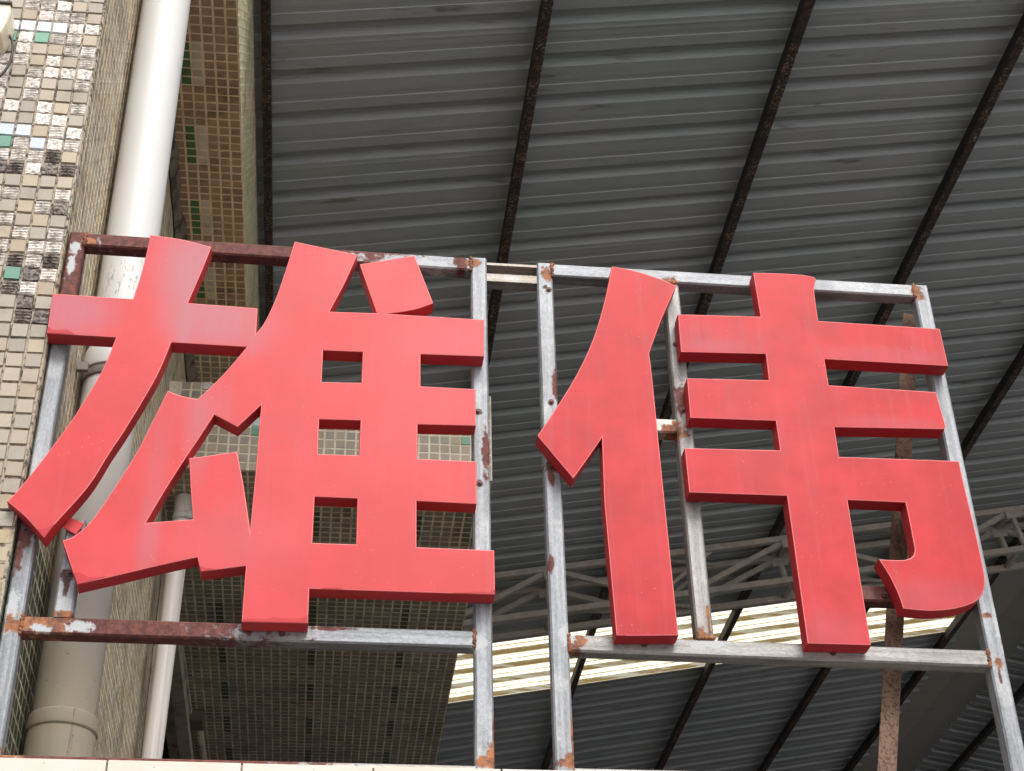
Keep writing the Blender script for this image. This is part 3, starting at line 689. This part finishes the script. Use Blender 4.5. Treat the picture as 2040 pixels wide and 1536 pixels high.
tube('stub_post', (stx, FY, 3.375), (stx, FY, 3.64))
tube('base_rail', (Lx + T / 2, FY, zt + 0.001 + T / 2), (M1 - T / 2, FY, zt + 0.001 + T / 2), 0, [(Vector((-0.4, 0, 3.03)), (0.42, 0.2, 0.2), 'primer')], galv=(0.36, 0.34, 0.31))
tube('base_rail', (M2 + T / 2, FY, zt + 0.001 + T / 2), (Rx - T / 2, FY, zt + 0.001 + T / 2), galv=(0.40, 0.38, 0.35))
# channel linking the two frames at the top
zc = on_y(1010, 540, 0.03).z
m = MB(); x0, x1 = M1 + T / 2, M2 - T / 2
m.box((x0, 0.002, 4.512), (x1, 0.043, 4.520)); m.box((x0, 0.036, 4.476), (x1, 0.042, 4.512)); m.box((x0, 0.006, 4.458), (x1, 0.043, 4.484))
m.build('link_channel', metal_mat('steel_channel', [(Vector((0.47, 0.04, 4.498)), (0.11, 0.1, 0.010), 'rust')], 0, (0.27, 0.235, 0.20), 'x'), frame)
# flat bar tacked to the side of the post beside the left character
q0, q1 = on_y(977, 795, 0.03), on_y(980, 955, 0.03)
# welds: beads of lumpy metal at the joints
weld_mat = metal_mat('steel_weld', [(Vector((0, 0, 4)), (30, 30, 30), 'rust')], 0, (0.36, 0.30, 0.26), 'x')
def weld(parent, x, z, along='z', n=10, s=0.0058):
    mb = MB(); rw = random.Random(int(x * 1000 + z * 77))
    for i in range(n):
        t = (i / (n - 1) - 0.5) * T * 0.95
        c = Vector((x + (0 if along == 'z' else t), -0.001, z + (t if along == 'z' else 0)))
        c += Vector((rw.uniform(-.002, .002), 0, rw.uniform(-.002, .002))); r = s * rw.uniform(0.7, 1.15)
        b = len(mb.v)
        for (h, k, rad) in ((0.003, 8, 1.0), (-0.002, 8, 0.8), (-0.0042, 8, 0.35)):
            for q in range(k): mb.v.append((c.x + r * rad * math.cos(q * math.pi / 4 + i), c.y + h, c.z + r * rad * math.sin(q * math.pi / 4 + i)))
        for lv in range(2):
            for q in range(8): mb.f.append((b + lv * 8 + q, b + lv * 8 + (q + 1) % 8, b + lv * 8 + 8 + (q + 1) % 8, b + lv * 8 + 8 + q)); mb.m.append(0)
        mb.f.append(tuple(b + 16 + q for q in range(8))); mb.m.append(0)
    return mb.build('weld', weld_mat, parent, True)
for pr, x, z, al in ((post_1, M1 - T / 2, 4.511, 'z'), (post_2, M2 + T / 2, 4.506, 'z'), (post_R, Rx - T / 2, 4.503, 'z'), (post_1, M1 - T / 2, 3.352, 'z'), (post_2, M2 + T / 2, 3.35, 'z'),
                     (post_R, Rx - T / 2, 3.343, 'z'), (post_L, Lx + T / 2, 3.353, 'z'), (post_3, M3, 3.374, 'x'), (post_3, M3, 4.482, 'x'), (post_L, Lx + T / 2, zt1, 'z')): weld(pr, x, z, al)
# bolts
def bolt(parent, q, Y=0.0, r=0.0085):
    c = on_y(*q, Y); mb = MB(); mb.cyl((c.x, Y + 0.002, c.z), (c.x, Y - 0.002, c.z), r, n=14); mb.cyl((c.x, Y - 0.0015, c.z), (c.x, Y - 0.007, c.z), r * 0.55, r * 0.5, n=6)
    return mb.build('bolt', M['bolt'], parent)
for pr, q in ((post_2, (1097, 929)), (post_2, (1093, 577)), (post_2, (1098, 801)), (post_L, (49, 1055)), (post_L, (64, 1020)), (post_3, (1346, 686)), (post_3, (1361, 817)), (post_1, (952, 820)), (post_1, (956, 963)), (frame, (562, 1263)),
              (frame, (1283, 1284)), (frame, (1659, 1301)), (frame, (1763, 1184)), (frame, (138, 1142))): bolt(pr, q)

# rusty angle brace standing behind the right end
br = thing('angle_brace', 'rusty brown angle iron leaning behind the right character', 'brace', on_y(1765, 1536, 0.1))
b0, b1 = on_y(1814, 627, 0.09), on_y(1766, 1536, 0.09); dd = (b1 - b0).normalized(); b1 = b1 + dd * 0.6
sx = Vector((0, -1, 0)).cross(dd).normalized()
if sx.x < 0: sx = -sx
def strip(a, b, w, th, up):
    mb = MB(); mb.bar(a, b, w, th, 0.0012, up); return mb
strip(b0, b1, 0.045, 0.005, UY).build('flange', M['angle'], br)
strip(b0 + sx * 0.0225 + Vector((0, 0.022, 0)), b1 + sx * 0.0225 + Vector((0, 0.022, 0)), 0.005, 0.045, UY).build('flange', M['angle'], br)

# ================================================================ the two red characters
LF, LD = -0.0505, 0.048                       # front plane, thickness
def char_body(name, outlines, mat_face, mat_body, parent):
    cu = bpy.data.curves.new('c', 'CURVE'); cu.dimensions = '2D'; cu.fill_mode = 'BOTH'
    be = 0.0028; cu.extrude = LD / 2 - be; cu.bevel_depth = be; cu.bevel_resolution = 1; cu.offset = -be
    for pl in outlines:
        s = cu.splines.new('POLY'); s.points.add(len(pl) - 1); s.use_cyclic_u = True
        for pt, q in zip(s.points, pl): w = on_y(*q, LF); pt.co = (w.x, w.z, 0, 1)
    o = bpy.data.objects.new('c', cu); col.objects.link(o)
    dg = bpy.context.evaluated_depsgraph_get(); me = bpy.data.meshes.new_from_object(o.evaluated_get(dg)); bpy.data.objects.remove(o)
    V = [Vector((v.co.x, LF + LD / 2 - v.co.z, v.co.y)) for v in me.vertices]
    front = [p for p in me.polygons if all(me.vertices[i].co.z > LD / 2 - 1e-4 for i in p.vertices)]
    fs = {p.index for p in front}
    def sub(nm, polys, mat, par):
        idx = {}; vv = []; ff = []
        for p in polys:
            f = []
            for i in p.vertices:
                if i not in idx: idx[i] = len(vv); vv.append(tuple(V[i]))
                f.append(idx[i])
            ff.append(f)
        m2 = bpy.data.meshes.new(nm); m2.from_pydata(vv, [], ff); m2.materials.append(mat); m2.update()
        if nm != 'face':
            m2.materials.append(M['edge_highlight'])
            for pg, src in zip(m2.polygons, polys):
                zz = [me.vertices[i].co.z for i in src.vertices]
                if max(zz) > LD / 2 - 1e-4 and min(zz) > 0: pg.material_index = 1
        bm = bmesh.new(); bm.from_mesh(m2); bmesh.ops.recalc_face_normals(bm, faces=bm.faces)
        if nm == 'face':
            for f in bm.faces:
                if f.normal.y > 0: f.normal_flip()
        bm.to_mesh(m2); bm.free(); return obj(nm, m2, par)
    body = sub(name, [p for p in me.polygons if p.index not in fs], mat_body, parent)
    sub('face', front, mat_face, body)
    return body
def smooth_pts(pts, n=4):
    """Catmull-Rom through measured points of a curved stroke edge"""
    out = []
    for i in range(len(pts) - 1):
        p0 = Vector(pts[max(i - 1, 0)]); p1 = Vector(pts[i]); p2_ = Vector(pts[i + 1]); p3 = Vector(pts[min(i + 2, len(pts) - 1)])
        for k in range(n):
            t = k / n; out.append(tuple(0.5 * ((2 * p1) + (p2_ - p0) * t + (2 * p0 - 5 * p1 + 4 * p2_ - p3) * t * t + (3 * p1 - p0 - 3 * p2_ + p3) * t ** 3)))
    out.append(tuple(pts[-1])); return out
S = smooth_pts
A = (S([(299.5, 467.5), (360, 476), (421.7, 491.5)]) + S([(421.7, 491.5), (402.8, 538.8), (375, 603)])[1:] + [(513.6, 613.7), (510.6, 663)]
     + S([(510.6, 663), (522, 649), (532, 632), (546, 602), (559, 567), (573, 525), (586.5, 480.6)])[1:] + [(712.4, 507)] + S([(712.4, 507), (689, 560), (657, 620.3)])[1:]
     + [(750.4, 623.4), (716, 526), (826, 508.5), (863.5, 604)] + S([(863.5, 604), (825, 617), (775, 624.7)])[1:]
     + [(965.3, 636.5), (964.4, 710), (838, 705.6), (838, 769), (947.6, 774.7), (948.2, 848), (832, 845.3), (832, 913.5), (949.7, 918.8), (949.7, 1004), (830, 998), (830, 1089.4), (985, 1095.9), (986.5, 1185), (616.5, 1173), (613.5, 1242), (481, 1239), (489.5, 1127.4), (400, 1139), (393, 1110.2)]
     + S([(393, 1110.2), (320, 1126), (240, 1145), (153.7, 1164.7)])[1:] + [(123.5, 1075.5)]
     + S([(123.5, 1075.5), (142.7, 1070), (178.4, 1041), (219.6, 983.5), (272.5, 900), (305, 836), (334, 777.5)])[1:]
     + S([(334, 777.5), (354.5, 786), (374.7, 791), (392, 795)])[1:] + S([(392, 795), (419, 771), (455, 734), (491, 691)])[1:] + [(341.4, 682)]
     + S([(341.4, 682), (317.5, 739.5), (287.5, 793.4), (247, 860), (220, 900), (175.7, 969.8), (109.8, 1043.9), (87.8, 1072.7)])[1:]
     + S([(87.8, 1072.7), (52, 1031), (13.7, 998.6)])[1:] + S([(13.7, 998.6), (41, 969.8), (95.8, 900), (149.7, 826), (203.7, 736.5), (230.6, 672)])[1:]
     + [(92.8, 664), (104.8, 584.4), (265, 595)] + S([(265, 595), (284.5, 533), (299.5, 467.5)])[1:-1])
H2 = [(643.8, 698), (722.6, 701), (720, 762), (641, 760.6)]
H3 = [(636, 835), (718, 837.4), (715.3, 906.5), (633.5, 904)]
H4 = [(627, 989.4), (712, 993), (709.4, 1084), (622.4, 1081)]
H5 = S([(427, 826), (400, 868), (370, 912.5), (330, 975), (291, 1041)]) + [(384.3, 1034), (380, 980.8), (376.6, 912)] + S([(376.6, 912), (425, 906), (472.5, 898.8)])[1:] + S([(472.5, 898.8), (486, 970), (498.2, 1052)])[1:] + [(509, 939.6), (520, 807), (473.6, 850.5)]
wv = lambda q, rx, rz, a: ((on_y(*q, LF)), (rx, 0.2, rz), a)
fadeA = [wv((395, 535), 0.10, 0.16, 1.1), wv((445, 640), 0.12, 0.10, 1.0), wv((140, 620), 0.10, 0.08, 0.9), wv((370, 640), 0.018, 0.14, 0.9), wv((395, 870), 0.03, 0.14, 0.45), wv((410, 820), 0.06, 0.10, 0.35), wv((295, 1080), 0.025, 0.11, 0.45), wv((310, 940), 0.03, 0.16, 0.3), wv((470, 1070), 0.16, 0.09, 0.22), wv((900, 680), 0.14, 0.10, 0.2)]
fadeB = [wv((1420, 675), 0.10, 0.06, 0.2), wv((1760, 710), 0.16, 0.03, 0.35), wv((1780, 845), 0.14, 0.025, 0.35), wv((1850, 1190), 0.12, 0.05, 0.3), wv((1430, 690), 0.09, 0.02, 0.3), wv((1670, 1260), 0.08, 0.05, 0.25)]
mfA, mfB = red_mat('red_face_left', fadeA), red_mat('red_face_right', fadeB, base=(0.465, 0.032, 0.036), spec=0.18, mo=0.84, stk=0.16)
msA, msB = red_mat('red_edge_left', [], rough=0.45), red_mat('red_edge_right', [], base=(0.42, 0.018, 0.024), rough=0.45)
ch1 = thing('raised_character', 'larger faded red raised character on the left, many joined strokes, with square openings', 'sign', on_y(550, 1240, LF))
bodyA = char_body('character_body', [A, H2, H3, H4, H5], mfA, msA, ch1)
ch2 = thing('raised_character', 'red raised character on the right in two separate pieces with a hooked stroke', 'sign', on_y(1480, 1285, LF))
Bl = (S([(1218.7, 530), (1265, 539), (1320.5, 557), (1347.4, 569.5)]) + S([(1347.4, 569.5), (1338.4, 590), (1317.5, 637.7), (1293.5, 703.6)])[1:] + S([(1293.5, 703.6), (1300, 756), (1320.5, 960), (1352, 1266)])[1:]
      + [(1228, 1267), (1203.8, 1000), (1199, 872.8)] + S([(1199, 872.8), (1172, 912), (1142.3, 953.6)])[1:] + [(1070.5, 868)] + S([(1070.5, 868), (1099, 826), (1143.8, 754.5), (1179.8, 679.6), (1203.7, 601.8), (1218.7, 530)])[1:-1])
Br = ([(1500, 542.6)] + S([(1500, 542.6), (1560, 544.5), (1597.5, 547), (1620, 551.5), (1626, 556)])[1:] + S([(1626, 556), (1622.5, 580), (1630.4, 638.9)])[1:] + [(1872.5, 654.6), (1889.7, 729), (1643, 715.4), (1651.3, 767), (1865.3, 780.7), (1884.5, 848), (1882, 855), (1662.8, 850.9), (1672, 909.6), (1911, 918)]
      + S([(1911, 918), (1920, 960), (1945.5, 1066), (1958.8, 1128), (1963, 1154.8), (1959.9, 1177), (1948, 1195), (1927.8, 1205.7), (1894.6, 1214), (1850.3, 1216.8), (1799.4, 1212.4)])[1:]
      + S([(1799.4, 1212.4), (1790, 1185), (1773, 1149), (1750.7, 1113.8)])[1:] + S([(1750.7, 1113.8), (1790, 1115.5), (1806, 1114), (1818, 1108), (1822, 1097), (1820.4, 1084), (1812, 1040), (1803.8, 1001)])[1:]
      + [(1689, 996), (1736, 1285.4), (1608.8, 1282), (1567.8, 987.7), (1373, 981), (1363.9, 892), (1554, 896.7), (1545.6, 838.3), (1375, 832.3), (1368.4, 753), (1531.6, 756.9), (1525.6, 705), (1356.4, 701.2), (1350.4, 625.7), (1515, 630.2)])
bl = char_body('side_component', [Bl], mfB, msB, ch2)
brd = char_body('main_component', [Br], mfB, msB, ch2)
# the red facing film has curled away along some lower edges
def film(parent, pl):
    m_ = MB(); f = [on_y(*q, LF - 0.0006) for q in pl]; b = [v + Vector((0, 0.0005, 0)) for v in f]
    m_.poly(f)
    for i in range(len(f)): k2 = (i + 1) % len(f); m_.poly([f[k2], f[i], b[i], b[k2]])
    o = m_.build('film_edge', M['film_edge'], parent)
    bm = bmesh.new(); bm.from_mesh(o.data); bmesh.ops.recalc_face_normals(bm, faces=bm.faces); bmesh.ops.triangulate(bm, faces=bm.faces); bm.to_mesh(o.data); bm.free()
for pl in ([(94, 663), (95.5, 651), (104, 656), (114, 658), (122, 657), (131, 656), (139, 659), (148, 665.5)],
           [(483, 1237.5), (484, 1233), (515, 1232), (530, 1233.5), (545, 1229), (560, 1231.5), (590, 1232.5), (604, 1231), (612.5, 1226), (612.2, 1240.5)],
           [(155, 1163.5), (146, 1140), (154, 1140), (164, 1143), (176, 1149), (192, 1149.5), (210, 1148.5)],
           [(88, 1071), (73, 1054), (82, 1054.5), (93, 1052), (101, 1047), (108, 1044.5)],
           [(401, 1137.8), (397.5, 1127), (405, 1129.5), (414, 1132), (428, 1133)],
           [(640, 1172.6), (650, 1170), (668, 1169.5), (684, 1173.2)], [(900, 1181), (950, 1178), (972, 1180), (985.5, 1174), (986, 1184)]): film(bodyA, pl)
for pl in ([(1230, 1266), (1229.5, 1260), (1240, 1262), (1247, 1265.5)], ): film(bl, pl)
# strap joining two strokes of the left character at the back
q4 = [on_y(*q, -0.012) for q in ((139, 1031), (168, 1042.5), (151, 1064.5), (126, 1050.5))]
m = MB(); b4 = [v + Vector((0, 0.004, 0)) for v in q4]; m.poly(q4[::-1]); m.poly(b4)
for i in range(4): k2 = (i + 1) % 4; m.poly([q4[i], q4[k2], b4[k2], b4[i]])
m.build('link_strap', msA, ch1)
print('tiles', n_tile, nS, nB)
